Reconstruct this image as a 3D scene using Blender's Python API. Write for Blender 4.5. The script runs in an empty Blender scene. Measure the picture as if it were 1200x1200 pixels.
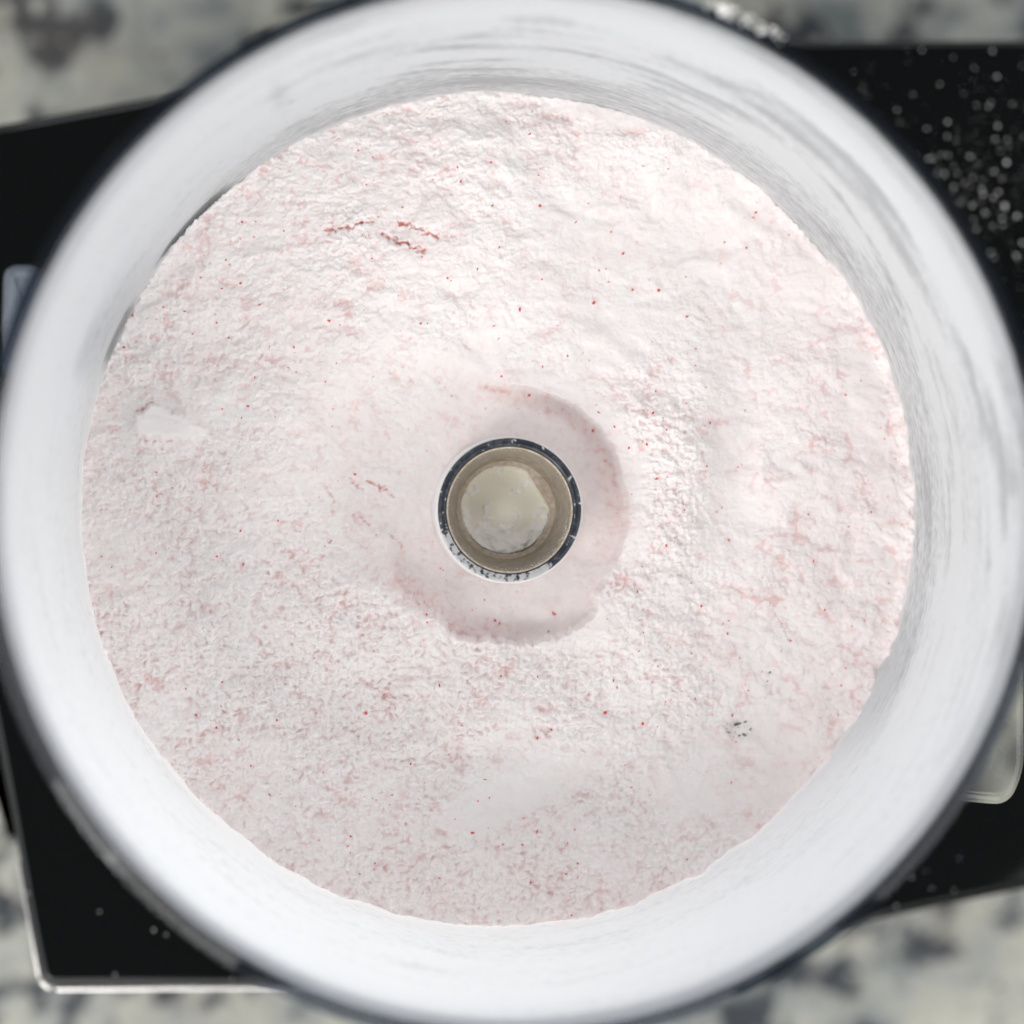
import bpy, math, random
import numpy as np
from mathutils import Vector, Matrix

random.seed(7)
R = math.radians
sc = bpy.context.scene
col = sc.collection

# ------------------------------------------------------------------ camera
FPX = 2468.0                       # focal length in pixels of the 1200 px photograph
cd = bpy.data.cameras.new('camera')
cam = bpy.data.objects.new('camera', cd); col.objects.link(cam)
cd.sensor_width = 24.0; cd.lens = 24.0 * FPX / 1200.0
cd.clip_start = 0.01; cd.clip_end = 60
sa = 0.062; ca = math.sqrt(1 - sa * sa)
XC, YC, ZC = Vector((ca, 0, sa)), Vector((0, 1, 0)), Vector((-sa, 0, ca))
CAMP = XC * 0.00228 - YC * 0.0006 + ZC * 0.468
cam.matrix_world = Matrix(((XC.x, YC.x, ZC.x, CAMP.x), (XC.y, YC.y, ZC.y, CAMP.y), (XC.z, YC.z, ZC.z, CAMP.z), (0, 0, 0, 1)))
cd.dof.use_dof = True; cd.dof.focus_distance = 0.462; cd.dof.aperture_fstop = 2.8
sc.camera = cam

# ------------------------------------------------------------------ world, lamps, exposure
w = bpy.data.worlds.new('World'); sc.world = w; w.use_nodes = True
w.node_tree.nodes['Background'].inputs['Color'].default_value = (0.95, 0.97, 1.0, 1)
w.node_tree.nodes['Background'].inputs['Strength'].default_value = 0.13

def area(name, az, el, dist, sx, sy, radiance, color):
    l = bpy.data.lights.new(name, 'AREA'); l.shape = 'RECTANGLE'; l.size = sx; l.size_y = sy
    l.energy = radiance * math.pi * sx * sy; l.color = color
    o = bpy.data.objects.new(name, l); col.objects.link(o)
    d = Vector((math.cos(R(az)) * math.cos(R(el)), math.sin(R(az)) * math.cos(R(el)), math.sin(R(el))))
    o.location = d * dist
    o.rotation_euler = d.to_track_quat('Z', 'Y').to_euler()
    return o
for az, wd in ((-142, .20), (-132, .20), (-122.5, .14)):
    area('window_pane', az, 36, 1.3, wd, .72, 4.6, (1.0, 0.98, 0.955))
for az, el, rad_, cl in ((-122, 55, 5.4, (1.0, .985, .965)), (22, 54, 3.6, (1, .985, .975)), (98, 53, 5.6, (.95, .97, 1)), (166, 55, 2.6, (.97, .98, 1)), (-50, 56, 3.8, (1, .985, .97))):
    area('overhead_fill', az, el, 4.2, 1.7, .62, rad_, cl)  # ring of unseen high lamps added to light the powder evenly
area('window_wide', -92, 22, 1.5, 1.4, .9, 3.0, (0.99, 0.985, 1.0))
area('low_fill_side', -16, 26, 1.8, 1.6, 1.2, 2.2, (0.97, 0.975, 1.0))  # unseen low fill lamps, added round the sides to brighten the bowl wall
area('low_fill_left', -164, 26, 1.8, 1.6, 1.2, 2.2, (0.95, 0.97, 1.0))
area('room_bounce_back', 90, 24, 2.2, 2.0, .9, 1.6, (0.93, 0.96, 1.0))
sc.view_settings.view_transform = 'Standard'; sc.view_settings.look = 'None'
sc.view_settings.exposure = 0.22; sc.view_settings.gamma = 1.0
sc.cycles.max_bounces = 10; sc.cycles.diffuse_bounces = 5; sc.cycles.transparent_max_bounces = 16
sc.cycles.sample_clamp_indirect = 6

# ------------------------------------------------------------------ helpers
def at(u, v, z):
    """point on the horizontal plane z seen at photo pixel (u, v)"""
    d = XC * ((u - 600) / FPX) + YC * ((600 - v) / FPX) - ZC
    t = (z - CAMP.z) / d.z
    return CAMP + d * t
def tag(o, label=None, cat=None, group=None, kind=None):
    for k, val in (('label', label), ('category', cat), ('group', group), ('kind', kind)):
        if val: o[k] = val
    return o
def thing(name, loc, label, cat):
    o = bpy.data.objects.new(name, None); col.objects.link(o); o.location = loc
    o.empty_display_size = 0.01
    return tag(o, label, cat)
def link(name, me, m, parent=None, smooth=True):
    me.materials.append(m)
    if smooth: me.polygons.foreach_set('use_smooth', np.ones(len(me.polygons), dtype=bool))
    o = bpy.data.objects.new(name, me); col.objects.link(o)
    if parent:
        o.parent = parent; o.matrix_parent_inverse = Matrix.Translation(-parent.location)
    return o
def pyd(name, vs, fs, m, parent=None, smooth=True):
    me = bpy.data.meshes.new(name); me.from_pydata([tuple(v) for v in vs], [], fs); me.update()
    return link(name, me, m, parent, smooth)
def npmesh(name, co, quads, attrs=None):
    me = bpy.data.meshes.new(name)
    me.vertices.add(len(co)); me.vertices.foreach_set('co', co.astype(np.float32).ravel())
    nq = len(quads)
    me.loops.add(nq * 4); me.loops.foreach_set('vertex_index', quads.astype(np.int32).ravel())
    me.polygons.add(nq)
    me.polygons.foreach_set('loop_start', np.arange(0, nq * 4, 4, dtype=np.int32))
    try: me.polygons.foreach_set('loop_total', np.full(nq, 4, dtype=np.int32))
    except Exception: pass
    me.update(calc_edges=True)
    for k, a in (attrs or {}).items():
        at_ = me.attributes.new(k, 'FLOAT', 'POINT'); at_.data.foreach_set('value', a.astype(np.float32).ravel())
    return me
def lathe(name, prof, m, parent=None, n=256, closed=False, cx=0.0, cy=0.0, smooth=True):
    vs, fs = [], []
    k = len(prof)
    for i in range(n):
        a = 2 * math.pi * i / n
        for r, z in prof: vs.append((cx + r * math.cos(a), cy + r * math.sin(a), z))
    for i in range(n):
        j = (i + 1) % n
        for q in range(k if closed else k - 1):
            p = (q + 1) % k
            fs.append((i * k + q, j * k + q, j * k + p, i * k + p))
    return pyd(name, vs, fs, m, parent, smooth)
def auto_sharp(o, ang=35):
    me = o.data
    try: me.set_sharp_from_angle(angle=R(ang))
    except Exception: pass
    return o
def rounded(pts, rad, seg=6):
    """polygon with rounded corners; rad a number or a list"""
    out = []; n = len(pts)
    for i in range(n):
        p, a, b = Vector(pts[i]), Vector(pts[i - 1]), Vector(pts[(i + 1) % n])
        r = rad[i] if isinstance(rad, (list, tuple)) else rad
        da, db = (a - p).normalized(), (b - p).normalized()
        r = min(r, (a - p).length * .45, (b - p).length * .45)
        p0, p1 = p + da * r, p + db * r
        for k in range(seg + 1):
            t = k / seg
            out.append(p0.lerp(p, t).lerp(p.lerp(p1, t), t))
    return out
def prism(name, pts, z0, z1, m, parent=None, bev=0.0, steps=4, smooth=True):
    """vertical prism with a rounded top edge"""
    n = len(pts)
    area2 = sum(pts[i].x * pts[(i + 1) % n].y - pts[(i + 1) % n].x * pts[i].y for i in range(n))
    if area2 < 0: pts = pts[::-1]
    nor = []
    for i in range(n):
        e = (pts[(i + 1) % n] - pts[i - 1]); nor.append(Vector((-e.y, e.x)).normalized())
    rings = [(0, z0)]
    if bev > 0:
        for k in range(steps + 1):
            a = math.pi / 2 * k / steps
            rings.append((bev * (1 - math.cos(a)), z1 - bev + bev * math.sin(a)))
    else: rings.append((0, z1))
    vs, fs = [], []
    for off, z in rings:
        for p, nn in zip(pts, nor): vs.append((p.x + nn.x * off, p.y + nn.y * off, z))
    for q in range(len(rings) - 1):
        for i in range(n):
            j = (i + 1) % n
            fs.append((q * n + i, q * n + j, (q + 1) * n + j, (q + 1) * n + i))
    fs.append(tuple((len(rings) - 1) * n + i for i in range(n)))
    fs.append(tuple(reversed(range(n))))
    return auto_sharp(pyd(name, vs, fs, m, parent, smooth), 40)

# ---- noise (numpy)
def sm(t): return t * t * t * (t * (t * 6 - 15) + 10)
def ss(a, b, x):
    t = np.clip((x - a) / (b - a), 0, 1); return t * t * (3 - 2 * t)
def perlin(x, y, seed):
    rng = np.random.RandomState(seed)
    ang = rng.rand(256, 256) * 2 * np.pi
    gx, gy = np.cos(ang).astype(np.float32), np.sin(ang).astype(np.float32)
    xi, yi = np.floor(x).astype(np.int32), np.floor(y).astype(np.int32)
    fx, fy = (x - xi).astype(np.float32), (y - yi).astype(np.float32)
    def g(ix, iy, dx, dy):
        a, b = ix & 255, iy & 255
        return gx[a, b] * dx + gy[a, b] * dy
    n00, n10 = g(xi, yi, fx, fy), g(xi + 1, yi, fx - 1, fy)
    n01, n11 = g(xi, yi + 1, fx, fy - 1), g(xi + 1, yi + 1, fx - 1, fy - 1)
    sx, sy = sm(fx), sm(fy)
    return ((n00 * (1 - sx) + n10 * sx) * (1 - sy) + (n01 * (1 - sx) + n11 * sx) * sy) * 1.4
def fbm(x, y, seed, octs=4, gain=.5):
    s, a, t = 0, 1, 0
    for o in range(octs):
        s = s + a * perlin(x * 2 ** o + 17.3 * o, y * 2 ** o + 5.1 * o, seed + o); t += a; a *= gain
    return s / t

def worley(x, y, seed, wgt=.6):
    """domes over scattered points: (height with a random size for each crumb, distance to the crumb's centre)"""
    rng = np.random.RandomState(seed); ox, oy, om = (rng.rand(256, 256).astype(np.float32) for _ in range(3))
    xi, yi = np.floor(x).astype(np.int32), np.floor(y).astype(np.int32); fx, fy = (x - xi).astype(np.float32), (y - yi).astype(np.float32)
    best, top = np.full(x.shape, 9., np.float32), np.zeros(x.shape, np.float32)
    for i in (-1, 0, 1):
        for j in (-1, 0, 1):
            a, b = (xi + i) & 255, (yi + j) & 255; m_ = om[a, b]
            d = (i + ox[a, b] - fx) ** 2 + (j + oy[a, b] - fy) ** 2; best = np.minimum(best, d)
            top = np.maximum(top, (1 - wgt * m_) * np.sqrt(np.clip(1 - d / (.95 - .45 * m_) ** 2, 0, 1)))
    return top, np.sqrt(best)
# ------------------------------------------------------------------ materials
def mat(name):
    m = bpy.data.materials.new(name); m.use_nodes = True
    nt = m.node_tree; return m, nt, nt.nodes['Principled BSDF']
def node(nt, t, **kw):
    n = nt.nodes.new(t)
    for k, v in kw.items():
        if k in n.inputs: n.inputs[k].default_value = v
        else: setattr(n, k, v)
    return n
def noise(nt, scale, detail=4, rough=.5, coord='Object'):
    tc = node(nt, 'ShaderNodeTexCoord'); n = node(nt, 'ShaderNodeTexNoise', Scale=scale, Detail=detail, Roughness=rough)
    nt.links.new(tc.outputs[coord], n.inputs['Vector']); return n
def ramp(nt, src, stops):
    r = node(nt, 'ShaderNodeValToRGB'); e = r.color_ramp.elements
    while len(e) < len(stops): e.new(.5)
    for k, (p, c) in enumerate(stops):
        e[k].position = p; e[k].color = (c[0], c[1], c[2], 1) if isinstance(c, (tuple, list)) else (c, c, c, 1)
    nt.links.new(src, r.inputs['Fac']); return r
def mixc(nt, fac, a, b, mode='MIX'):
    m = node(nt, 'ShaderNodeMix', data_type='RGBA', blend_type=mode)
    for s, i in ((fac, 0), (a, 6), (b, 7)):
        if hasattr(s, 'is_linked'): nt.links.new(s, m.inputs[i])
        else: m.inputs[i].default_value = s if i == 0 else (*s, 1)
    return m.outputs[2]
def bump(nt, src, strength, dist, bsdf, prev=None):
    b = node(nt, 'ShaderNodeBump', Strength=strength, Distance=dist)
    nt.links.new(src, b.inputs['Height'])
    if prev: nt.links.new(prev, b.inputs['Normal'])
    nt.links.new(b.outputs['Normal'], bsdf.inputs['Normal']); return b.outputs['Normal']

# powdered sugar
m_powder, nt, bs = mat('pink_powdered_sugar')
pa = node(nt, 'ShaderNodeAttribute', attribute_name='pink_tint')
pw = node(nt, 'ShaderNodeAttribute', attribute_name='warm')
c0 = mixc(nt, pw.outputs['Fac'], (0.91, 0.877, 0.863), (0.90, 0.822, 0.803))
r1 = ramp(nt, pa.outputs['Fac'], [(0, 0), (1, 1)])
c1 = mixc(nt, r1.outputs['Color'], c0, (0.68, 0.26, 0.235))
nt.links.new(c1, bs.inputs['Base Color'])
bs.inputs['Roughness'].default_value = 0.95; bs.inputs['Specular IOR Level'].default_value = 0.15
bs.inputs['Subsurface Weight'].default_value = 0.6; bs.inputs['Subsurface Radius'].default_value = (1.0, .9, .88); bs.inputs['Subsurface Scale'].default_value = 0.0006
nf = noise(nt, 2600, 3, .65)
bump(nt, nf.outputs['Fac'], 0.5, 0.00022, bs)
# dry white sugar (grains, crusts)
m_sugar, nt, bs = mat('white_sugar_dust')
bs.inputs['Base Color'].default_value = (0.94, 0.92, 0.885, 1); bs.inputs['Roughness'].default_value = 0.9
bump(nt, noise(nt, 3000, 3, .6).outputs['Fac'], .5, .0002, bs)
m_berry, nt, bs = mat('dried_strawberry')
r1 = ramp(nt, noise(nt, 900, 2).outputs['Fac'], [(.3, (0.62, 0.02, 0.03)), (.7, (0.75, 0.10, 0.09))])
nt.links.new(r1.outputs['Color'], bs.inputs['Base Color']); bs.inputs['Roughness'].default_value = 0.7
m_fleck, nt, bs = mat('dark_grey_fleck')
bs.inputs['Base Color'].default_value = (0.06, 0.065, 0.06, 1); bs.inputs['Roughness'].default_value = 0.5
# black plastic
m_black, nt, bs = mat('black_gloss_plastic')
bs.inputs['Base Color'].default_value = (0.002, 0.0026, 0.0026, 1)
rr = ramp(nt, noise(nt, 14, 5, .6).outputs['Fac'], [(.3, .025), (.75, .045)])
nt.links.new(rr.outputs['Color'], bs.inputs['Roughness']); bs.inputs['Specular IOR Level'].default_value = 0.35
m_darkring, nt, bs = mat('dark_navy_plastic')
r1 = ramp(nt, noise(nt, 700, 4, .6).outputs['Fac'], [(.45, (0.012, 0.017, 0.026)), (.8, (0.09, 0.10, 0.115))])
nt.links.new(r1.outputs['Color'], bs.inputs['Base Color']); bs.inputs['Roughness'].default_value = 0.35
# metal
m_metal, nt, bs = mat('polished_steel_trim')
bs.inputs['Base Color'].default_value = (0.72, 0.70, 0.67, 1); bs.inputs['Metallic'].default_value = 1; bs.inputs['Roughness'].default_value = 0.22
# taupe and cream plastic
m_taupe, nt, bs = mat('taupe_plastic')
r1 = ramp(nt, noise(nt, 500, 4, .6).outputs['Fac'], [(.3, (0.25, 0.205, 0.155)), (.7, (0.39, 0.335, 0.27))])
nt.links.new(r1.outputs['Color'], bs.inputs['Base Color']); bs.inputs['Roughness'].default_value = 0.38
m_tan, nt, bs = mat('tan_plastic')
r1 = ramp(nt, noise(nt, 900, 4, .6).outputs['Fac'], [(.3, (0.38, 0.29, 0.20)), (.7, (0.58, 0.50, 0.42))])
nt.links.new(r1.outputs['Color'], bs.inputs['Base Color']); bs.inputs['Roughness'].default_value = 0.45
m_cream, nt, bs = mat('cream_plastic')
bs.inputs['Base Color'].default_value = (0.92, 0.885, 0.76, 1); bs.inputs['Roughness'].default_value = 0.5
m_dusty, nt, bs = mat('dusted_clear_sleeve')
bs.inputs['Base Color'].default_value = (0.84, 0.81, 0.80, 1); bs.inputs['Roughness'].default_value = 0.6
# clear plastic: tinted see-through with a glossy skin and a little frosting
def clear(name, tint, frost, frost_col=(0.6, 0.66, 0.72), blotch=None):
    m, nt, bs = mat(name); nt.nodes.remove(bs); out = nt.nodes['Material Output']
    tr = node(nt, 'ShaderNodeBsdfTransparent', Color=(*tint, 1)); df = node(nt, 'ShaderNodeBsdfDiffuse', Color=(*frost_col, 1))
    gl = node(nt, 'ShaderNodeBsdfGlossy', Roughness=0.03, Color=(.55, .55, .55, 1)); fr = node(nt, 'ShaderNodeFresnel', IOR=1.5)
    m1, m2 = node(nt, 'ShaderNodeMixShader'), node(nt, 'ShaderNodeMixShader')
    nt.links.new(tr.outputs[0], m1.inputs[1]); nt.links.new(df.outputs[0], m1.inputs[2])
    m1.inputs[0].default_value = frost
    if blotch:
        r_ = ramp(nt, noise(nt, blotch, 2, .5).outputs['Fac'], [(.42, frost), (.66, .45)]); nt.links.new(r_.outputs['Color'], m1.inputs[0])
        r2 = ramp(nt, noise(nt, blotch, 2, .5).outputs['Fac'], [(.40, frost_col), (.62, (0.62, 0.62, 0.52))]); nt.links.new(r2.outputs['Color'], df.inputs['Color'])
    gm = node(nt, 'ShaderNodeNewGeometry'); ml = node(nt, 'ShaderNodeMath', operation='SUBTRACT'); ml.inputs[0].default_value = 1; nt.links.new(gm.outputs['Backfacing'], ml.inputs[1])
    m3 = node(nt, 'ShaderNodeMath', operation='MULTIPLY'); nt.links.new(ml.outputs[0], m3.inputs[0]); nt.links.new(fr.outputs[0], m3.inputs[1])
    nt.links.new(m3.outputs[0], m2.inputs[0]); nt.links.new(m1.outputs[0], m2.inputs[1]); nt.links.new(gl.outputs[0], m2.inputs[2])
    nt.links.new(m2.outputs[0], out.inputs['Surface']); return m
m_clear = clear('clear_plastic_wall', (0.95, 0.965, 0.975), 0.015)
m_lip = clear('clear_plastic_lip', (0.36, 0.40, 0.46), 0.015, (0.40, 0.50, 0.66))
m_lug = clear('milky_clear_plastic', (0.55, 0.60, 0.66), 0.30, (0.42, 0.47, 0.54))
m_lug2 = clear('blotchy_clear_plastic', (0.7, 0.74, 0.78), 0.10, (0.30, 0.30, 0.30), 42)  # cream blotches mixed into the clear plastic
# film of powder on the wall
m_film, nt, bs = mat('powder_film'); out = nt.nodes['Material Output']; nt.nodes.remove(bs)
fa = node(nt, 'ShaderNodeAttribute', attribute_name='film')
fp = node(nt, 'ShaderNodeAttribute', attribute_name='pink_tint')
df, tl = node(nt, 'ShaderNodeBsdfDiffuse'), node(nt, 'ShaderNodeBsdfTranslucent'); tr = node(nt, 'ShaderNodeBsdfTransparent')
cc = mixc(nt, fp.outputs['Fac'], (0.962, 0.962, 0.962), (0.95, 0.90, 0.885))
nt.links.new(cc, df.inputs['Color']); nt.links.new(cc, tl.inputs['Color'])
bb = node(nt, 'ShaderNodeBump', Strength=.35, Distance=.0002); nt.links.new(noise(nt, 1800, 3, .6).outputs['Fac'], bb.inputs['Height'])
nt.links.new(bb.outputs[0], df.inputs['Normal'])
m1, m2 = node(nt, 'ShaderNodeMixShader'), node(nt, 'ShaderNodeMixShader'); m1.inputs[0].default_value = .6
nt.links.new(df.outputs[0], m1.inputs[1]); nt.links.new(tl.outputs[0], m1.inputs[2])
nt.links.new(fa.outputs['Fac'], m2.inputs[0]); nt.links.new(tr.outputs[0], m2.inputs[1]); nt.links.new(m1.outputs[0], m2.inputs[2])
nt.links.new(m2.outputs[0], out.inputs['Surface'])
# granite
m_granite, nt, bs = mat('polished_granite')
n1 = noise(nt, 38, 5, .6); n2 = noise(nt, 62, 4, .55); n3 = noise(nt, 17, 3, .5); n4 = noise(nt, 300, 3, .6)
tc = node(nt, 'ShaderNodeTexCoord')
for n_, off in ((n2, (3, 7, 1)), (n3, (9, 2, 4))):
    mp = node(nt, 'ShaderNodeMapping'); mp.inputs['Location'].default_value = off
    nt.links.new(tc.outputs['Object'], mp.inputs['Vector']); nt.links.new(mp.outputs[0], n_.inputs['Vector'])
base = ramp(nt, n1.outputs['Fac'], [(.32, (0.12, 0.14, 0.145)), (.46, (0.30, 0.31, 0.29)), (.60, (0.41, 0.40, 0.34)), (.75, (0.50, 0.52, 0.49))])
dk = ramp(nt, n2.outputs['Fac'], [(.52, 0), (.60, 1)])
c1 = mixc(nt, dk.outputs['Color'], base.outputs['Color'], (0.05, 0.055, 0.062))
br = ramp(nt, n3.outputs['Fac'], [(.58, 0), (.74, .35)])
c2 = mixc(nt, br.outputs['Color'], c1, (0.15, 0.115, 0.085))
c3 = mixc(nt, .25, c2, ramp(nt, n4.outputs['Fac'], [(.3, .2), (.7, .8)]).outputs['Color'], 'OVERLAY')
nt.links.new(c3, bs.inputs['Base Color']); bs.inputs['Roughness'].default_value = 0.18

# ------------------------------------------------------------------ countertop
ZT, ZB = -0.152, -0.054
ct = prism('countertop', [Vector(p) for p in ((-.9, -.7), (.9, -.7), (.9, .7), (-.9, .7))], ZT - .03, ZT, m_granite, None, .004)
tag(ct, 'speckled grey and cream granite countertop', None, None, 'structure')

# ------------------------------------------------------------------ processor base
base = thing('food_processor_base', (0, 0, ZT), 'glossy black food processor base with bright metal edge, under the clear bowl on the granite', 'appliance base')
def px2(pts, z): return [Vector(at(u, v, z)[:2]) for u, v in pts]
top = px2([(-90, 161), (520, 50), (1420, 44), (1420, 998), (1000, 1085), (690, 1153), (48, 1157), (-6, 850), (-60, 600)], ZB)
top = rounded(top, [.006, .03, .01, .01, .12, .03, .0035, .03, .03])
prism('top_plate', top, ZB - .020, ZB, m_black, base, .0022, 5)
low = px2([(-70, 172), (520, 62), (1380, 56), (1380, 985), (1000, 1070), (690, 1140), (66, 1140), (12, 860), (-40, 600)], ZB)
low = rounded(low, [.006, .03, .01, .01, .12, .03, .004, .03, .03])
prism('lower_body', low, ZT + .004, ZB - .0205, m_black, base, 0)
# side shoulder of the motor body seen beyond the left edge
sh = rounded(px2([(-130, 560), (60, 560), (22, 985), (8, 995), (-14, 900)], ZB - .02), .003)
prism('side_shoulder', sh, ZT + .004, ZB - .022, m_black, base, .003, 4)
ft = [at(70, 1120, ZT), at(960, 1060, ZT), at(20, 200, ZT), at(1180, 110, ZT)]
for f in ft:
    lathe('foot', [(0.0001, ZT + .0045), (.011, ZT + .0045), (.012, ZT + .0002), (.0001, ZT + .0002)], m_black, base, 24, False, f.x * .9, f.y * .9)
# bright metal trim along the front edge: a long strip and a short corner cap, with a seam between
def bar(name, p0, p1, r, m, parent, n=12, cap=True):
    d = (p1 - p0); L = d.length; d.normalize(); a = d.orthogonal().normalized(); b = d.cross(a)
    vs, fs = [], []
    st = [(0, .0), (.0, .6), (r * .5, .9), (r, 1), (L - r, 1), (L - r * .5, .9), (L, .6), (L, .0)]
    for s, k in st:
        for i in range(n):
            t = 2 * math.pi * i / n
            vs.append(p0 + d * s + (a * math.cos(t) + b * math.sin(t)) * r * k)
    for q in range(len(st) - 1):
        for i in range(n):
            j = (i + 1) % n; fs.append((q * n + i, q * n + j, (q + 1) * n + j, (q + 1) * n + i))
    return pyd(name, vs, fs, m, parent)
zt = ZB - .0022
bar('metal_trim', at(65, 1158.5, zt), at(690, 1153.5, zt), .0008, m_metal, base)
bar('corner_cap', at(47, 1147, zt), at(60, 1159, zt), .0010, m_metal, base)
bar('edge_trim', at(22, 1010, zt), at(46, 1146, zt), .0004, m_metal, base)
lathe('bowl_collar', [(.060, ZB - .001), (.078, ZB - .001), (.078, ZB + .003), (.076, ZB + .004), (.060, ZB + .004)], m_black, base, 128)

# ------------------------------------------------------------------ bowl
bowl = thing('mixing_bowl', (0, 0, -0.050), 'round clear plastic food processor bowl with powder-coated inner wall, standing on the black base', 'bowl')
RIM, FLO = 0.068, -0.046
def rin(z): return 0.0931 + 0.1015 * z
wall = [(rin(FLO) - .002, FLO), (rin(FLO), FLO + .002), (rin(0), 0), (rin(RIM - .004), RIM - .004)]
wo = [(r + .0021, z) for r, z in reversed(wall[1:])] + [(rin(FLO) - .002 + .002, FLO - .003)]
lathe('bowl_wall', wall + wo, m_clear, bowl, 256)
lathe('bowl_floor', [(.012, FLO), (rin(FLO) - .0021, FLO), (rin(FLO) - .0021, FLO - .003), (.012, FLO - .003)], m_clear, bowl, 128, True)
rt = rin(RIM)
lip = [(rt, RIM - .0039), (rt, RIM - .0003), (rt + .0002, RIM), (rt + .0004, RIM - .00002),
       (rt + .0025, RIM - .0008), (rt + .0026, RIM - .0011), (rt + .0027, RIM - .0018), (rt + .0027, RIM - .0045), (rt + .0025, RIM - .005), (rt + .0022, RIM - .0052), (rt + .0021, RIM - .0039)][::-1]
auto_sharp(lathe('rim_lip', lip, m_lip, bowl, 360, True), 12)
# lugs on the outside of the bowl
lugl = rounded(px2([(2, 309), (44, 309), (60, 330), (60, 440), (-2, 440)], .030), [.003, .004, .002, .002, .002])
prism('bowl_lug', lugl, .012, .030, m_lug, bowl, .003, 5)
lugr = rounded(px2([(1090, 790), (1204, 770), (1204, 905), (1186, 946), (1120, 940), (1090, 900)], .020), [.002, .003, .004, .004, .003, .002])
o = prism('bowl_lug', lugr, -.004, .020, m_lug2, bowl, .003, 5)
o['label'] = 'clear lug with cream-coloured blotches'

# film of powder: a thin layer on the inside of the wall
NT, NZ = 2200, 170
th = np.linspace(0, 2 * np.pi, NT, endpoint=False); zz = np.linspace(-.012, RIM - .0006, NZ)
TH, ZZ = np.meshgrid(th, zz, indexing='ij')
deg = np.degrees(TH); deg = np.where(deg > 180, deg - 360, deg)
def bumpf(x, c, wd): return np.exp(-((x - c) / wd) ** 2)
CX, SY = np.cos(TH), np.sin(TH)
# streaks run round the wall: coordinates fine in height, coarse along the wall
spir = ZZ + 0.004 * np.sin(TH * 2 + .6) + .0015 * np.sin(TH * 5)
def wrapn(f, scale_t, zs, seed, octs=4):
    a = fbm(TH * scale_t, spir * zs, seed, octs); b = fbm((TH - 2 * np.pi) * scale_t, spir * zs, seed, octs)
    k = ss(5.2, 2 * np.pi, TH); return a * (1 - k) + b * k
s1 = wrapn(None, 3.0, 210, 11, 5); s2 = wrapn(None, 9.0, 900, 31, 4); s3 = wrapn(None, 1.6, 90, 51, 3); s4 = wrapn(None, 40, 900, 71, 3)
dirty = ss(-75, 10, deg) * (1 - ss(95, 140, deg))          # the scraped side, upper right
dirty = np.maximum(dirty, .22) * (.35 + .9 * ss(-.3, .3, wrapn(None, 2.6, 45, 91, 3)))
thick = .92 + s3 * .25 - dirty * (.10 + ss(-.15, .5, s1) * .7 + ss(-.1, .5, s2) * .35)
# bare band just over the powder, from the right round to the top left
band = ss(-25, 5, deg) * (1 - ss(118, 150, deg))
thick -= band * bumpf(ZZ, .008, .0065) * (.22 + .5 * ss(-.2, .4, s2) + .3 * s1)
band2 = ss(20, 34, deg) * (1 - ss(50, 64, deg))
thick -= band2 * bumpf(ZZ, .040, .004) * (.55 + .4 * s1)
thick += ss(5, 40, deg) * (1 - ss(70, 120, deg)) * bumpf(ZZ, .056, .006) * .5
band3 = ss(128, 134, deg) * (1 - ss(141, 147, deg)) + .6 * ss(149, 153, deg) * (1 - ss(158, 162, deg))
thick -= band3 * bumpf(ZZ, .001, .0035) * 1.1
scr = fbm(TH * 7, spir * 2600, 611, 2) * (1 - ss(5.2, 6.283, TH)) + fbm((TH - 2 * np.pi) * 7, spir * 2600, 611, 2) * ss(5.2, 6.283, TH)
strip = ss(-42, -15, deg) * (1 - ss(112, 140, deg)) * (.35 + .65 * ss(-.2, .35, wrapn(None, 2.2, 30, 631, 3))) * (1 - .35 * ss(45, 80, deg)); top_ = .0185 + .004 * fbm(TH * 6 + 50, TH * 0, 621, 3) + .0015 * fbm(TH * 40, TH * 0, 622, 2)
thin = strip * (1 - ss(-.0012, .0012, ZZ - top_))
thick = thick * (1 - thin) + thin * (.55 + .95 * scr + .5 * s1 + .4 * s2 + .25 * ss(.004, -.002, ZZ))
thick = thick + strip * (1 - thin) * .35 * bumpf(ZZ, .027, .008)
smear = bumpf(deg, 119.5, 1.6 + 0 * ZZ) * bumpf(ZZ, .035, .012) * .35
thick -= smear
thick += s4 * .06
thick = np.clip(thick, -.1, 1.0)
film = .995 - (.34 + .04 * thin) * (1 - ss(.0, .95, thick + .25 * s2 + .3 * s4)) - .4 * band3 * bumpf(ZZ, .001, .0035)
film *= 1 - .35 * ss(RIM - .0016, RIM - .0006, ZZ)
tmm = (.10 + .55 * thick + .30 * np.maximum(s1, 0) + .1 * s2) * 1e-3
rr_ = rin(ZZ) - .00008 - tmm
co = np.stack([rr_ * CX, rr_ * SY, ZZ], -1).reshape(-1, 3)
I = np.arange(NT)[:, None] * NZ + np.arange(NZ - 1)[None, :]; J = ((np.arange(NT) + 1) % NT)[:, None] * NZ + np.arange(NZ - 1)[None, :]
q = np.stack([I, J, J + 1, I + 1], -1).reshape(-1, 4)
pinkf = np.clip(bumpf(ZZ, .002, .012) * .5 + .35 * ss(-60, 0, deg) * (1 - ss(40, 70, deg)) * bumpf(ZZ, .028, .012) + .1 * s3, 0, 1)
me = npmesh('powder_film', co, q, {'film': film, 'pink_tint': pinkf})
o = link('powder_film', me, m_film, bowl); o['label'] = 'thin white film of powder streaked round the inner wall'

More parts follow.
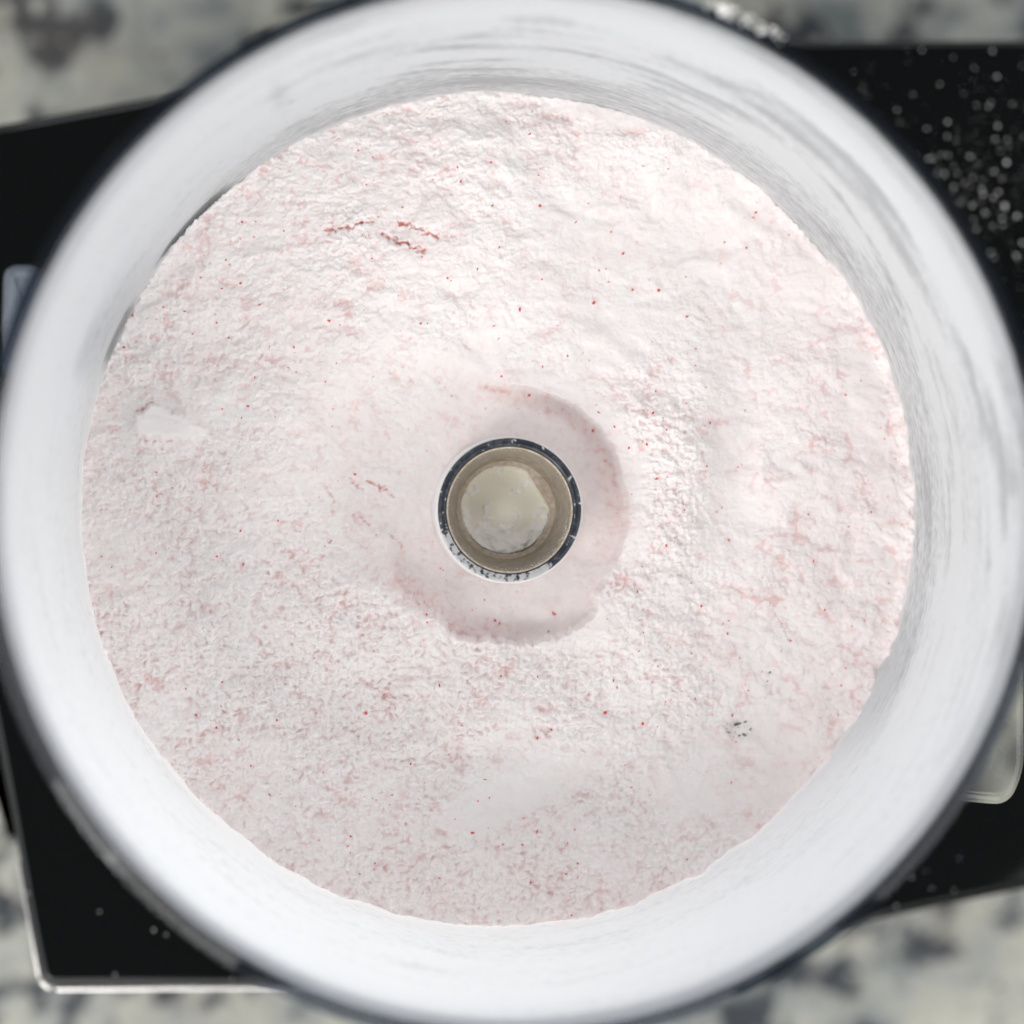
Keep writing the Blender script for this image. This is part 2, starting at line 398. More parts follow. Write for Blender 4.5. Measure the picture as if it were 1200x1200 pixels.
# ------------------------------------------------------------------ the powder
N = 1040; M = 0.468 / FPX; HALF = .0944
ax = np.linspace(-HALF, HALF, N)
X, Y = np.meshgrid(ax, ax, indexing='ij')
U, V = 588 + X / M, 597 - Y / M
rad = np.hypot(X, Y); A0 = np.degrees(np.arctan2(Y, X))
cu, cv = 605., 605.
RC = np.hypot(U - cu, V - cv); TC = np.degrees(np.arctan2(cv - V, U - cu)) % 360
ta = [0, 20, 45, 70, 84, 93, 100, 108, 125, 150, 175, 195, 206, 218, 232, 246, 258, 270, 285, 300, 308, 316, 322, 330, 345, 360]
tr_ = [131, 133, 142, 148, 150, 152, 160, 175, 200, 215, 205, 185, 168, 158, 150, 156, 147, 149, 149, 150, 147, 132, 130, 127, 129, 131]
Re = np.interp(TC, ta, tr_)
lw = fbm(U / 22, V / 22, 101, 3)
RC = RC + lw * 3.2 + 5 * fbm(U / 9, V / 9, 103, 3) * ss(190, 215, TC) * (1 - ss(300, 330, TC)) + 1.2 * fbm(U / 7, V / 7, 104, 2)
wdt = np.interp(TC, [0, 85, 100, 118, 150, 190, 206, 214, 360], [2.6, 2.6, 5, 50, 110, 80, 12, 3.5, 2.8])
dep = np.interp(TC, [0, 90, 120, 180, 215, 280, 300, 330, 360], [5.6, 5.6, 5, 5, 5, 5.6, 5.4, 5.4, 5.6])
K = ss(-.75, .75, (RC - Re) / wdt)
h = -dep * (1 - K)
h -= 1.0 * (1 - K) * ss(125, 80, RC)
inside = 1 - ss(-.9, .2, (RC - Re) / wdt)
# broad forms: (u, v, su, sv, rotation, mm)
for (a, b, su, sv, rot, amp) in (
    (795, 575, 40, 110, -8, 4.2), (735, 470, 50, 40, -40, 1.5), (420, 745, 130, 46, -14, 5.0), (350, 800, 90, 14, 22, 1.2), (520, 860, 90, 12, 12, 1.2), (600, 915, 110, 18, 24, 1.6), (455, 700, 60, 12, -25, 1.0), (600, 835, 110, 45, 6, 3.0), (360, 265, 150, 60, -6, 1.8),
    (770, 330, 120, 70, 0, -2.2), (600, 330, 60, 90, 15, 1.2), (230, 600, 70, 130, 10, -1.2), (950, 620, 60, 150, 0, 1.2), (890, 890, 90, 60, 35, -2.4),
    (480, 500, 70, 60, 30, -1.0), (860, 560, 28, 90, -8, -2.6), (300, 880, 60, 60, 0, -1.5), (560, 980, 150, 50, 0, -1.5), (620, 170, 160, 40, 0, 1.2),
    (725, 735, 60, 35, -40, 2.2), (480, 785, 60, 22, 12, -1.6), (330, 440, 90, 40, -10, -1.2), (470, 660, 60, 40, 30, 1.3)):
    c_, s_ = math.cos(R(rot)), math.sin(R(rot)); du, dv = U - a, -(V - b)
    p_, q_ = du * c_ + dv * s_, -du * s_ + dv * c_
    h = h + 1.3 * amp * np.exp(-(p_ / su) ** 2 * .5 - (q_ / sv) ** 2 * .5) * (1 - inside)
# the step that runs up from the crater's top left
P0, P1 = np.array([592., 457.]), np.array([546., 372.]); dd = (P1 - P0) / np.linalg.norm(P1 - P0)
al = (U - P0[0]) * dd[0] + (V - P0[1]) * dd[1]; cr = (U - P0[0]) * dd[1] - (V - P0[1]) * dd[0] + 5 * lw + .0022 * np.clip(al, -60, 130) ** 2
left = ss(-7, 9, cr)
h -= 2.3 * left * np.exp(-np.clip(cr, 0, None) / 75) * ss(-30, 15, al) * (1 - ss(40, 120, al)) * (1 - inside)
# lumps and clumps
wx, wy = fbm(U / 60, V / 60, 201, 3) * 34, fbm(U / 60, V / 60, 211, 3) * 34
h += 2.3 * fbm((U + wx) / 120, (V + wy) / 85, 221, 3) + (1.1 - .6 * ss(560, 700, U) * ss(560, 420, V)) * fbm((U + wx * .5) / 45, (V + wy * .5) / 32, 231, 4) * (1 - inside)
wx2, wy2 = fbm(U / 11, V / 11, 241, 3) * 3.2, fbm(U / 11, V / 11, 251, 3) * 3.2
U2, V2 = U + wx2, V + wy2
iso = ss(800, 980, U)                                       # rounder curds to the right
sx_ = 1.0
U3, V3 = U2, V2
w1, f1 = worley(U3 / 17, V3 / 15, 261); w2, f2 = worley(U3 / 9, V3 / 8.5, 271); w3, f3 = worley(U3 / 5.2, V3 / 5.2, 281); w4, f4 = worley(U / 3.1, V / 3.1, 291)
n1 = w1 * .6 + w2 * .4; n3 = perlin(U2 / 5.2, V2 / 3.6, 281)
rough = np.clip(.72 + .9 * fbm(U / 90, V / 90, 291, 3), .45, 1.3)
for (a, b, su, sv, rot, k) in (
    (610, 930, 95, 24, 24, .9), (715, 128, 62, 18, -8, .9), (1020, 470, 17, 70, 8, .9), (1036, 560, 14, 60, 0, .9), (680, 400, 75, 45, 0, .45), (770, 270, 110, 55, 0, .55),
    (880, 890, 70, 40, 30, .6), (570, 405, 22, 30, 10, .75), (720, 520, 16, 40, 25, .6), (870, 545, 22, 70, 0, .6), (640, 720, 90, 40, 0, .8), (770, 285, 200, 120, 0, .42), (370, 560, 60, 22, 15, .35), (600, 895, 60, 14, 30, .5)):
    c_, s_ = math.cos(R(rot)), math.sin(R(rot)); du, dv = U - a + wx * .5, -(V - b) + wy * .5
    p_, q_ = du * c_ + dv * s_, -du * s_ + dv * c_
    rough = rough * (1 - k * (1 - ss(.8, 1.5, np.sqrt((p_ / su) ** 2 + (q_ / sv) ** 2))))
rough = rough * (1 - .72 * inside); rough = rough * (1 - .8 * np.exp(-((RC - Re - 12) / 16) ** 2) * (1 - ss(95, 130, TC) * (1 - ss(205, 235, TC))) * (1 - ss(225, 250, TC) * (1 - ss(325, 345, TC))))
hot = np.exp(-((U - 785) / 50) ** 2 - ((V - 590) / 110) ** 2) + np.exp(-((U - 440) / 170) ** 2 - ((V - 775 + .15 * (U - 440)) / 85) ** 2) + .5 * np.exp(-((U - 700) / 60) ** 2 - ((V - 740) / 40) ** 2)
rough = rough * (1 + .55 * np.clip(hot, 0, 1))
hbig = h.copy()
d1, d2 = ss(-.35, .3, fbm(U / 40, V / 40, 293, 3)), ss(-.3, .3, fbm(U / 25, V / 25, 294, 3))
fr_ = sum(fbm(U2 / p_ + .3 * k_, V2 / (p_ * .82), 501 + 7 * k_, 1) * a_ for k_, (p_, a_) in enumerate(((21, .55), (13, .50), (8, .42), (5, .34), (3.3, .22))))
bil = np.abs(perlin(U2 / 15, V2 / 12, 551)) * .9 + np.abs(perlin(U2 / 7.5, V2 / 6.5, 552)) * .55 + np.abs(perlin(U2 / 4, V2 / 3.6, 553)) * .3
hs = fr_ * .85 + np.minimum(bil, .75) * .75 + .20 * w2 * d2 + .34 * w3 * (.15 + .85 * d1) + .26 * w4 * (.3 + .7 * d2) - .75
hr = .55 * w1 ** 1.3 + .50 * w2 ** 1.2 + .26 * w3 + .12 * w4 + .35 * fr_ - .85
isoR = ss(760, 900, U + 4 * wx); hs = hs * (1 - isoR) + hr * isoR
hotm = np.clip(hot, 0, 1)
amp_ = rough * (.66 + .62 * hotm) * (1 - .2 * isoR) * (1 + .95 * ss(560, 760, V) * (1 - isoR) + .45 * ss(560, 760, V) * isoR + .5 * ss(420, 250, U) * ss(380, 560, V) * (1 - ss(560, 760, V)))
amp_ = np.where(amp_ > .95, .95 + (1 - np.exp(-(amp_ - .95) / .4)) * .4, amp_)
h += amp_ * hs
rng = np.random.RandomState(5)
h += .028 * rng.randn(N, N) * (.35 + .65 * np.clip(rough, 0, 1)) + .07 * fbm(U / 3.1, V / 2.6, 301, 2) * np.clip(rough, .25, 1)
# small chunk lying on the left with a smooth top
def inpoly(pts, soft):
    d = np.full(U.shape, 1e9)
    for k in range(len(pts)):
        p, q2 = np.array(pts[k], float), np.array(pts[(k + 1) % len(pts)], float)
        e = (q2 - p) / np.linalg.norm(q2 - p)
        d = np.minimum(d, (U - p[0]) * -e[1] + (V - p[1]) * e[0])
    return ss(0, soft, d + 3.5 * lw + 5 * wx2 / 3.2)
ch = inpoly([(160, 488), (183, 472), (215, 484), (248, 503), (250, 517), (200, 518), (163, 515)], 6)
sm0 = h.copy(); plane = 1.1 - (V - 495) * .012 + (U - 205) * .004
h = h * (1 - ch) + ch * (hbig + .85 + .25 * fbm(U / 12, V / 9, 381, 4) + plane )
# strawberry tint plus pink shade painted into the hollows between the clumps
mod = ss(-.25, .45, fbm(U / 34, V / 34, 311, 3)); mod2 = ss(0, .5, fbm(U / 9, V / 9, 321, 3))
lo, md = np.percentile(hs, 3), np.percentile(hs, 40)
cav = ss(md, lo, hs)
v1 = np.exp(-np.abs(fbm(U2 / 17, V2 / 12, 411, 4)) / .03)
mod3 = ss(-.15, .35, fbm(U / 13, V / 10, 431, 3)); wide = ss(-.35, .35, fbm(U / 75, V / 60, 441, 3)) + .35 * iso
crease = ss(.34, .03, w1) * .8 + ss(.30, .02, w2) * .55 + .25 * cav
berry_shade = (isoR * crease * (.16 + .22 * mod) + (1 - isoR) * cav * (.17 + .30 * mod * mod3)) * (.35 + .8 * wide) + .13 * v1 * mod3 * mod * (1 - isoR) + .06 * wide * mod
berry_shade = np.clip(berry_shade * (.85 + .5 * ss(-.2, .3, perlin(U2 / 4.2, V2 / 3.6, 451))), 0, .34) * np.clip(rough + .3, 0, 1) * (1 - ch)
berry_shade += (.05 * mod2 * mod + .012) * np.clip(rough, .3, 1)
berry_shade += (.075 * mod2 + .005) * inside * np.interp(TC, [0, 30, 60, 200, 240, 280, 300, 360], [.8, 1, 1, .8, 1, .3, .15, .5])
berry_shade += .30 * np.exp(-((RC - Re + 10) / 11) ** 2) * np.interp(TC, [0, 20, 85, 110, 205, 215, 262, 285, 330, 360], [.7, 1, 1, .1, .1, 1, .8, .1, .1, .5]) * (.35 + mod2)  # pink bounce shade along the crater wall, put into the colour
spk = ss(.50, .62, fbm(U / 2.4, V / 2.4, 331, 2)); berry_shade += .22 * spk * mod
spk = ss(.46, .60, fbm(U / 5, V / 5, 341, 2)) * inside * ss(.0, .4, fbm(U / 20, V / 20, 342, 2)); berry_shade += .5 * spk
warm = np.clip(.40 + .55 * fbm(U / 110, V / 110, 351, 3) + .35 * iso + .25 * ss(900, 1060, V) + .1 * inside, 0, 1)
# cracks with fruit showing in them
for pts, wd, dp, pg in (
    ([(384, 274), (412, 270), (424, 264), (436, 262)], 2.2, .9, .75), ([(466, 261), (480, 266), (491, 271), (513, 279)], 2.4, 1.0, .85), ([(447, 277), (465, 284), (476, 289), (495, 295)], 2.8, 1.1, .85),
    ([(458, 262), (474, 262)], 2, .4, .3), ([(410, 562), (424, 574)], 2.6, .7, .5), ([(432, 565), (448, 571), (461, 582)], 2.4, .8, .6), ([(380, 568), (391, 586), (392, 603)], 1.8, .5, .35),
    ([(416, 604), (433, 615)], 2, .6, .5), ([(456, 624), (471, 640)], 1.8, .5, .35), ([(386, 630), (388, 637)], 1.6, .8, .6), ([(425, 640), (438, 648)], 2, .4, .25), ([(340, 170), (337, 180)], 2, .5, .9),
    ([(156, 368), (161, 372)], 1.6, .3, .9), ([(900, 700), (930, 750)], 2, .4, .2), ([(780, 790), (800, 800)], 2, .5, .35), ([(165, 483), (180, 474)], 2, .5, .5), ([(168, 517), (205, 518)], 1.8, .5, .4),
    ([(750, 496), (790, 500)], 1.8, .5, .3), ([(790, 575), (800, 590)], 1.6, .5, .35), ([(420, 880), (500, 860)], 1.6, .4, .2), ([(940, 500), (985, 520)], 1.6, .5, .2), ([(860, 830), (920, 812)], 1.6, .3, .15),
    ([(1018, 560), (1024, 590)], 9, .5, .18), ([(545, 400), (552, 412)], 2.4, .3, .25), ([(572, 450), (583, 458), (596, 457)], 2.6, .4, .4), ([(655, 310), (700, 300)], 1.4, .3, .12)):
    for k in range(len(pts) - 1):
        p, q2 = np.array(pts[k], float), np.array(pts[k + 1], float); L = np.linalg.norm(q2 - p)
        i0 = np.searchsorted(ax, (min(p[0], q2[0]) - 30 - 588) * M); i1 = np.searchsorted(ax, (max(p[0], q2[0]) + 30 - 588) * M)
        j0 = np.searchsorted(ax, (597 - max(p[1], q2[1]) - 30) * M); j1 = np.searchsorted(ax, (597 - min(p[1], q2[1]) + 30) * M)
        sl = (slice(i0, i1), slice(j0, j1)); uu, vv = U[sl] + wx2[sl] * 1.6, V[sl] + wy2[sl] * 1.6
        t = np.clip(((uu - p[0]) * (q2 - p)[0] + (vv - p[1]) * (q2 - p)[1]) / L ** 2, 0, 1)
        d = np.hypot(uu - p[0] - t * (q2 - p)[0], vv - p[1] - t * (q2 - p)[1])
        wv = .35 + .9 * ss(-.25, .35, n3[sl]); g = np.exp(-(d / (wd * wv)) ** 2); h[sl] -= dp * .5 * g; berry_shade[sl] = np.maximum(berry_shade[sl], pg * 1.35 * g * (.25 + .75 * ss(-.3, .3, n3[sl])))
# pit with the dark flecks, lower right
g = np.exp(-((U - 866) / 9) ** 2 - ((V - 856) / 8) ** 2); h -= .5 * g
# where the powder meets the wall
Rl = 0.0931 + .1015 * h * 1e-3
e = (Rl - rad) / M                                            # px from the wall
gap = np.interp(A0, [-180, 118, 122, 126, 128, 140, 142, 146, 149, 160, 163, 170, 180], [0, 0, .2, .5, 1, 1, .25, .25, .9, .8, .2, 0, 0]) + np.interp(A0, [-180, 36, 40, 47, 50, 64, 68, 76, 80, 90, 94], [0, 0, .5, .7, .2, .1, .3, .6, .5, .1, 0])
en = fbm(U / 7, V / 7, 361, 3)
h -= gap * 4.5 * (1 - ss(0, 4.5 + 4 * en, e)) 
h += (1 - np.clip(gap, 0, 1)) * (1.2 + 3.4 * fbm(U / 38, V / 38, 371, 3) + 1.1 * fbm(U / 11, V / 11, 372, 3)) * (1 - ss(0, 17 + 8 * en, e)) * ss(-1, 1, np.cos(np.radians(A0 + 80)) + .5)
h = h - .5
Z = h * 1e-3
Rl = 0.0931 + .1015 * Z - .00045 * (1 - np.clip(gap, 0, 1)) + .0004
kk = np.minimum(1, Rl / np.maximum(rad, 1e-6)); Xp, Yp = X * kk, Y * kk
idx = np.arange(N * N).reshape(N, N)
q = np.stack([idx[:-1, :-1], idx[1:, :-1], idx[1:, 1:], idx[:-1, 1:]], -1).reshape(-1, 4)
rq = rad.ravel()[q].min(1); RHUB = .0150
hubc = at(597.5, 597.5, .012); HX, HY = hubc.x, hubc.y
rh = np.hypot(X - HX, Y - HY).ravel()[q].min(1)
q = q[(rq < .0938) & (rh > RHUB)]
used, inv = np.unique(q, return_inverse=True); q = inv.reshape(-1, 4)
co = np.stack([Xp, Yp, Z], -1).reshape(-1, 3)[used]
me = npmesh('sugar_powder', co, q, {'pink_tint': np.clip(berry_shade, 0, .95).ravel()[used], 'warm': warm.ravel()[used]})
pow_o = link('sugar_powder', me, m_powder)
tag(pow_o, 'white powdered sugar tinged pink with ground strawberry, heaped round the hub inside the bowl', 'powder', None, 'stuff')
def hgt(u, v):
    i = int(round(((u - 588) * M + HALF) / (2 * HALF) * (N - 1))); j = int(round(((597 - v) * M + HALF) / (2 * HALF) * (N - 1)))
    i = min(max(i, 0), N - 1); j = min(max(j, 0), N - 1); return float(Z[i, j])

# ---- strawberry bits, lying half sunk in the powder
ICO = []
t_ = (1 + 5 ** .5) / 2
for a_ in ((-1, t_, 0), (1, t_, 0), (-1, -t_, 0), (1, -t_, 0), (0, -1, t_), (0, 1, t_), (0, -1, -t_), (0, 1, -t_), (t_, 0, -1), (t_, 0, 1), (-t_, 0, -1), (-t_, 0, 1)):
    ICO.append(Vector(a_).normalized())
ICOF = [(0, 11, 5), (0, 5, 1), (0, 1, 7), (0, 7, 10), (0, 10, 11), (1, 5, 9), (5, 11, 4), (11, 10, 2), (10, 7, 6), (7, 1, 8), (3, 9, 4), (3, 4, 2), (3, 2, 6), (3, 6, 8), (3, 8, 9), (4, 9, 5), (2, 4, 11), (6, 2, 10), (8, 6, 7), (9, 8, 1)]
class Bits:
    def __init__(s): s.v, s.f = [], []
    def add(s, p, r, asp=(1, 1, 1), rot=0, jit=.3):
        n = len(s.v); c_, s_ = math.cos(rot), math.sin(rot)
        for q_ in ICO:
            k = r * (1 + random.uniform(-jit, jit)); a, b, c = q_.x * asp[0] * k, q_.y * asp[1] * k, q_.z * asp[2] * k
            s.v.append((p[0] + a * c_ - b * s_, p[1] + a * s_ + b * c_, p[2] + c))
        s.f += [(a + n, b + n, c + n) for a, b, c in ICOF]
    def build(s, name, m, parent=None, smooth=False): return pyd(name, s.v, s.f, m, parent, smooth)
B = Bits()
known = [(568, 178, 2.2), (575, 190, 2), (577, 241, 2.3), (633, 241, 2.6), (585, 290, 2), (540, 213, 2.2), (501, 427 - 48, 1.6), (493, 379, 2.2), (436, 303, 1.7), (400, 280, 1.5), (696, 355, 3), (730, 297, 2.6), (702, 317, 1.9),
         (741, 340, 2.2), (772, 340, 2.6), (805, 371, 2), (849, 284, 3.4), (886, 249, 2.4), (883, 255, 2), (783, 198, 1.7), (588, 441, 2), (609, 405 - 42, 3), (635, 327, 1.7), (636, 430, 2), (642, 471 - 10, 2.4), (665, 417, 2), (759, 451 + 30, 2), (765, 484, 2.4),
         (758, 521, 2.4), (737, 525, 2), (781, 504, 2.2), (828, 546, 2.2), (720, 500, 1.9), (710, 315, 1.6), (429, 836, 2.8), (488, 770, 2), (515, 803, 2.4), (438, 763, 1.9), (325, 844, 2.8), (230, 838, 2.2), (280, 867, 1.8), (481, 895, 2), (553, 976, 2.4), (411, 980, 2.4), (347, 945, 1.8),
         (587, 792, 2.2), (709, 835, 3), (753, 848, 3), (613, 845, 2), (630, 865, 2.6), (646, 855, 2), (612, 990, 2.4), (555, 976, 2), (857, 917, 2), (874, 925, 1.6), (822, 710, 2), (643, 740, 2), (706, 687, 2), (650, 720, 2.4), (580, 727, 2.6), (500, 720, 2.2),
         (766, 976, 2), (677, 1012, 2), (678, 1055, 1.9), (670, 1073, 2), (805, 1007, 1.8), (818, 1009, 1.8), (282, 332, 2), (235, 325, 1.9), (260, 338, 2.4), (268, 396, 2.3), (160, 340, 1.5), (284, 320 - 60, 2.2), (203, 405, 1.5), (145, 407, 2.4), (282, 622, 2), (119, 652, 2), (327, 695, 2), (326, 610, 2),
         (205, 779, 2), (183, 732, 1.8), (254, 652, 2.2), (283, 490, 2), (347, 436, 1.6), (1041 - 20, 600, 2.4), (765, 800, 2), (822, 711, 1.8), (840, 600, 2), (846, 595, 1.8), (648, 718, 2.2), (632, 492, 1.7), (620, 463, 2.6), (695, 505, 2.6), (638, 506, 2.4)]
for u_, v_, s_ in known:
    p = at(u_, v_, hgt(u_, v_)); r_ = s_ * M * .80
    B.add((p.x, p.y, hgt(u_, v_) + r_ * .05), r_, (1, random.uniform(.5, .9), .7), random.uniform(0, 6.28), .35)
k = 0
while k < 900:
    u_, v_ = random.uniform(100, 1075), random.uniform(100, 1090)
    if math.hypot(u_ - 588, v_ - 597) > 470 or math.hypot(u_ - 598, v_ - 598) < 95: continue
    s_ = .4 + 1.2 * random.random() ** 3
    p = at(u_, v_, hgt(u_, v_)); r_ = s_ * M
    B.add((p.x, p.y, hgt(u_, v_) + r_ * random.uniform(-.25, .1)), r_, (random.uniform(.9, 1.7), random.uniform(.45, .8), .7), random.uniform(0, 6.28), .35); k += 1
tag(B.build('strawberry_bits', m_berry), 'tiny red bits of dried strawberry scattered over the powder', 'bits', None, 'stuff')
B = Bits()
for u_, v_, s_, a_ in ((863, 849, 1.9, 0), (867, 848, 1.2, .4), (866, 862, 1.9, .7), (872, 861, 1.7, -.3), (879, 855, 1.4, 1.2), (873, 846, 1.2, .2), (854, 858, 1.0, 0), (902, 788, 1.0, .3)):
    p = at(u_, v_, hgt(u_, v_)); B.add((p.x, p.y, hgt(u_, v_) + .00006), s_ * M * 1.45, (1.3, .6, .6), a_, .4)
for k in range(46):
    u_, v_ = random.gauss(865, 8), random.gauss(856, 7); p = at(u_, v_, hgt(u_, v_)); B.add((p.x, p.y, hgt(u_, v_)), random.uniform(.3, .75) * M, (1.2, .8, .7), random.uniform(0, 6), .4)
tag(B.build('dark_flecks', m_fleck), 'cluster of tiny dark grey flecks half buried in the powder at the lower right', 'flecks', None, 'stuff')

# ------------------------------------------------------------------ blade hub
hub = thing('blade_hub', (HX, HY, -.044), 'hollow dark-rimmed blade hub standing in the middle of the powder, cream socket inside', 'blade hub')
ZH = .012
def hl(name, prof, m, n=128, closed=False): return lathe(name, prof, m, hub, n, closed, HX, HY)
hl('outer_sleeve', [(.0164, -.044), (.0164, -.006), (.0162, .004), (.0160, .0100), (.0158, .0105), (.0152, .0105), (.0152, .006)], m_dusty, 160)
hl('dark_ring', [(.01555, .0100), (.01555, ZH - .0004), (.0153, ZH), (.01395, ZH), (.0138, ZH - .0003), (.0138, ZH - .002)], m_darkring, 160)
hl('tan_edge', [(.01375, ZH - .0022), (.01375, ZH - .0002), (.0136, ZH), (.0134, ZH - .0001), (.0133, ZH - .0008)], m_tan, 160)
hl('inner_wall', [(.0133, ZH - .0009), (.0131, .0085), (.0121, .003), (.0111, -.0010), (.0109, -.0014)], m_taupe, 160)
# flat-sided socket
def dcut(r, ang=31, f=.87):
    out = []
    for i in range(160):
        a = 2 * math.pi * i / 160; d = math.cos(a - R(ang)); rr = r
        if d > 0: rr = min(r, r * f / d)
        out.append((rr * math.cos(a), rr * math.sin(a)))
    return out
def ring_between(name, loops, m):
    vs, fs = [], []
    for pts, z, ox in loops: vs += [(HX + x + ox, HY + y, z) for x, y in pts]
    n = 160
    for q_ in range(len(loops) - 1):
        for i in range(n):
            j = (i + 1) % n; fs.append((q_ * n + i, q_ * n + j, (q_ + 1) * n + j, (q_ + 1) * n + i))
    return auto_sharp(pyd(name, vs, fs, m, hub), 40)
circ = lambda r: dcut(r, 31, 1.0)
ring_between('socket_ledge', [(circ(.0110), -.0013, 0), (dcut(.0105, 31, .93), -.0015, -.0001), (dcut(.0100), -.0019, -.0001), (dcut(.0099), -.0026, -.0001)], m_tan)
ring_between('socket_wall', [(dcut(.0099), -.0027, -.0001), (dcut(.0098), -.0043, -.0001)], m_cream)
pyd('socket_floor', [(HX - .0001 + x, HY + y, -.0044) for x, y in dcut(.0100)], [tuple(range(160))], m_cream, hub, False)
# powder lying in the socket: a little heap, deepest at the front
n_ = 110; a_ = np.linspace(-.0097, .0097, n_); GX, GY = np.meshgrid(a_, a_, indexing='ij')
gr = np.hypot(GX, GY)
gh = -.0044 + .0011 * (1.7 * fbm(GX * 330 + 3, GY * 330, 401, 4) - .15 - .35 * ss(-.0015, .004, GY) + 1.5 * ss(-.0025, -.0085, GY) + .5 * ss(.006, .0095, gr))
idx = np.arange(n_ * n_).reshape(n_, n_); q = np.stack([idx[:-1, :-1], idx[1:, :-1], idx[1:, 1:], idx[:-1, 1:]], -1).reshape(-1, 4)
dch = (GX * math.cos(R(31)) + GY * math.sin(R(31)))
q = q[(gr.ravel()[q].max(1) < .00975) & (dch.ravel()[q].max(1) < .0088)]
me = npmesh('socket_powder', np.stack([HX - .0001 + GX, HY + GY, gh], -1).reshape(-1, 3), q)
o = link('socket_powder', me, m_sugar, hub); o['kind'] = 'stuff'
# powder crusted on the ring, front side
NA, NR = 720, 26
aa = np.linspace(0, 2 * np.pi, NA, endpoint=False); rr2 = np.linspace(.0140, .0156, NR); AA, RR2 = np.meshgrid(aa, rr2, indexing='ij')
dg = np.degrees(AA); dg = np.where(dg > 180, dg - 360, dg)
cov = ss(-168, -158, dg) * (1 - ss(-58, -50, dg)); nn = fbm(np.cos(AA) * RR2 * 900, np.sin(AA) * RR2 * 900, 411, 4)
spot = sum(np.exp(-((dg - c) / 1.6) ** 2) * k for c, k in ((28, .9), (5, .7), (-23, .9), (120, .4), (-176, .5), (172, .4), (62, .3)))
ph = ZH + .00035 * (nn * 2.3 - .88 + .92 * cov + .7 * cov * bumpf(dg, -70, 12) + .5 * cov * bumpf(dg, -155, 7) + spot * .9)
ph = np.minimum(ph, ZH + .0004); ph -= .0012 * (ss(.01545, .0157, RR2) + ss(.0141, .0139, RR2))
I = np.arange(NA)[:, None] * NR + np.arange(NR - 1)[None, :]; J = ((np.arange(NA) + 1) % NA)[:, None] * NR + np.arange(NR - 1)[None, :]
val = nn * 1.5 - .62 + .85 * cov + .5 * cov * bumpf(dg, -62, 12) + .35 * cov * bumpf(dg, -155, 7) + spot * .75
ph = ZH + .00012 + .00022 * np.clip(val, -.3, 1) - .0010 * (ss(.0155, .0157, RR2) + ss(.01405, .0139, RR2))
me = npmesh('ring_powder', np.stack([HX + RR2 * np.cos(AA), HY + RR2 * np.sin(AA), ph], -1).reshape(-1, 3), np.stack([I, J, J + 1, I + 1], -1).reshape(-1, 4), {'film': ss(-.25, .35, val), 'pink_tint': val * 0})
o = link('ring_powder', me, m_film, hub); o['kind'] = 'stuff'
B = Bits()
for k in range(300):
    a = R(random.gauss(-50, 35)) if random.random() < .75 else random.uniform(0, 6.28)
    t = random.random() ** 1.6; r_ = .0133 - .0007 * t; z_ = ZH - .001 - .006 * t
    B.add((HX + r_ * math.cos(a), HY + r_ * math.sin(a), z_), random.uniform(.00004, .00011))
for k in range(260):
    a = random.uniform(0, 6.28); B.add((HX + .01345 * math.cos(a), HY + .01345 * math.sin(a), ZH - .0001), random.uniform(.00003, .00009))
for k in range(420):
    a = random.uniform(R(100), R(290)); B.add((HX - .0001 + .0100 * math.cos(a), HY + .0100 * math.sin(a), -.0020), random.uniform(.00005, .00016))
o = B.build('powder_specks', m_sugar, hub); o['kind'] = 'stuff'

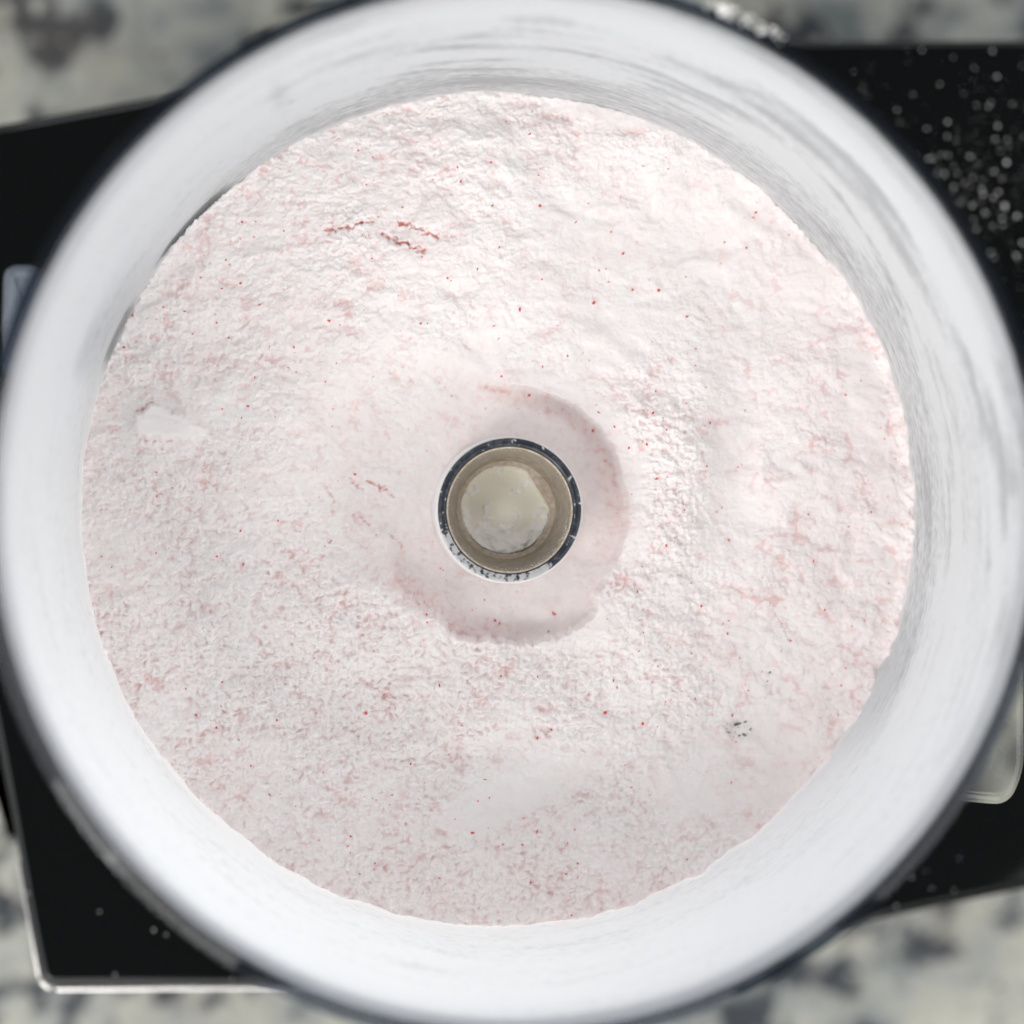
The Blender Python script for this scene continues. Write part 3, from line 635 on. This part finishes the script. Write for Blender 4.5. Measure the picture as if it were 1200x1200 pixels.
# ------------------------------------------------------------------ grains spilled on the base and rim
B = Bits()
gs = [(1080, 59, 1), (1117, 67, 1), (1163, 60, 1), (1168, 90, 1.5), (1101, 99, .8), (1070, 111, .7), (1144, 123, .9), (1161, 120, 1), (1158, 125, .8), (1186, 122, .8), (1110, 143, 1.4), (1086, 151, .9), (1169, 148, 1.4), (1166, 163, .9),
      (1180, 164, 1.1), (1110, 160, .9), (1120, 165, .7), (1103, 181, 1.1), (1111, 182, 1.4), (1137, 184, 1.3), (1179, 191, 1.9), (1165, 201, 1.3), (1146, 192, .8), (1117, 195, .9), (1122, 204, .9), (1140, 208, 1), (1151, 211, .9), (1174, 210, 1), (1130, 214, 1.3), (1136, 218, .9),
      (1151, 222, 1), (1152, 228, 1), (1170, 225, 1.4), (1164, 232, 1.3), (1188, 226, .8), (1176, 241, 2.1), (1178, 245, 1.3), (1154, 250, 1.9), (1152, 247, 1), (1191, 254, 1.9), (1174, 256, 1), (1175, 264, 1.3), (1163, 265, 1), (1139, 241, 1), (1198, 285, 1.4), (1190, 299, 1.7),
      (1192, 303, 1), (1171, 171, .6), (1172, 178, .6), (1051, 129, .8), (1000, 44 + 40, .5), (1197, 78, .6), (1130, 110, .6), (1142, 80, .6), (1085, 150, .6), (117, 1068, .7), (180, 1090, .9), (195, 1095, .9), (135, 1142, .6), (272, 1147, .7), (33, 1046, .6), (1118, 1043, .9), (1092, 1041, .6),
      (1085, 1020, .6), (1068, 1028, .8), (1050, 1062, .6), (1125, 1006, .4), (1193, 208, .6), (1183, 208, .6), (1199, 160, .8), (1150, 236, .6), (1182, 171, .6)]
for u_, v_, s_ in gs:
    p = at(u_, v_, ZB); r_ = .00025 * (s_ ** .9) * random.uniform(.8, 1.3)
    B.add((p.x, p.y, ZB + r_ * .8), r_, (random.uniform(.9, 1.5), random.uniform(.7, 1), .9), random.uniform(0, 6.28), .4)
for k in range(420):
    u_, v_ = (random.gauss(1155, 38), random.gauss(220, 55)) if k < 320 else (random.uniform(1000, 1200), random.uniform(55, 330))
    p = at(u_, v_, ZB); r_ = random.uniform(.00003, .00010); B.add((p.x, p.y, ZB + r_ * .8), r_)
tag(B.build('spilled_grains', m_sugar), 'loose white powder grains scattered on the black base, mostly right of the bowl', 'grains', None, 'stuff')
B = Bits()
for k in range(90):
    a = R(random.gauss(64.5, 1.6)) if k < 34 else R(random.gauss(68, .8)) if k < 70 else R(random.gauss(36, 6))
    r_ = rt + random.uniform(.0018, .0042) if k < 70 else rt + random.uniform(.003, .0044)
    B.add((r_ * math.cos(a), r_ * math.sin(a), RIM - .0005 if k < 70 else RIM - .0009), random.uniform(.00015, .00045) * (1 if k < 70 else .5))
tag(B.build('rim_crumbs', m_sugar), 'small clots of white powder sitting on the top right of the bowl rim', 'crumbs', None, 'stuff')
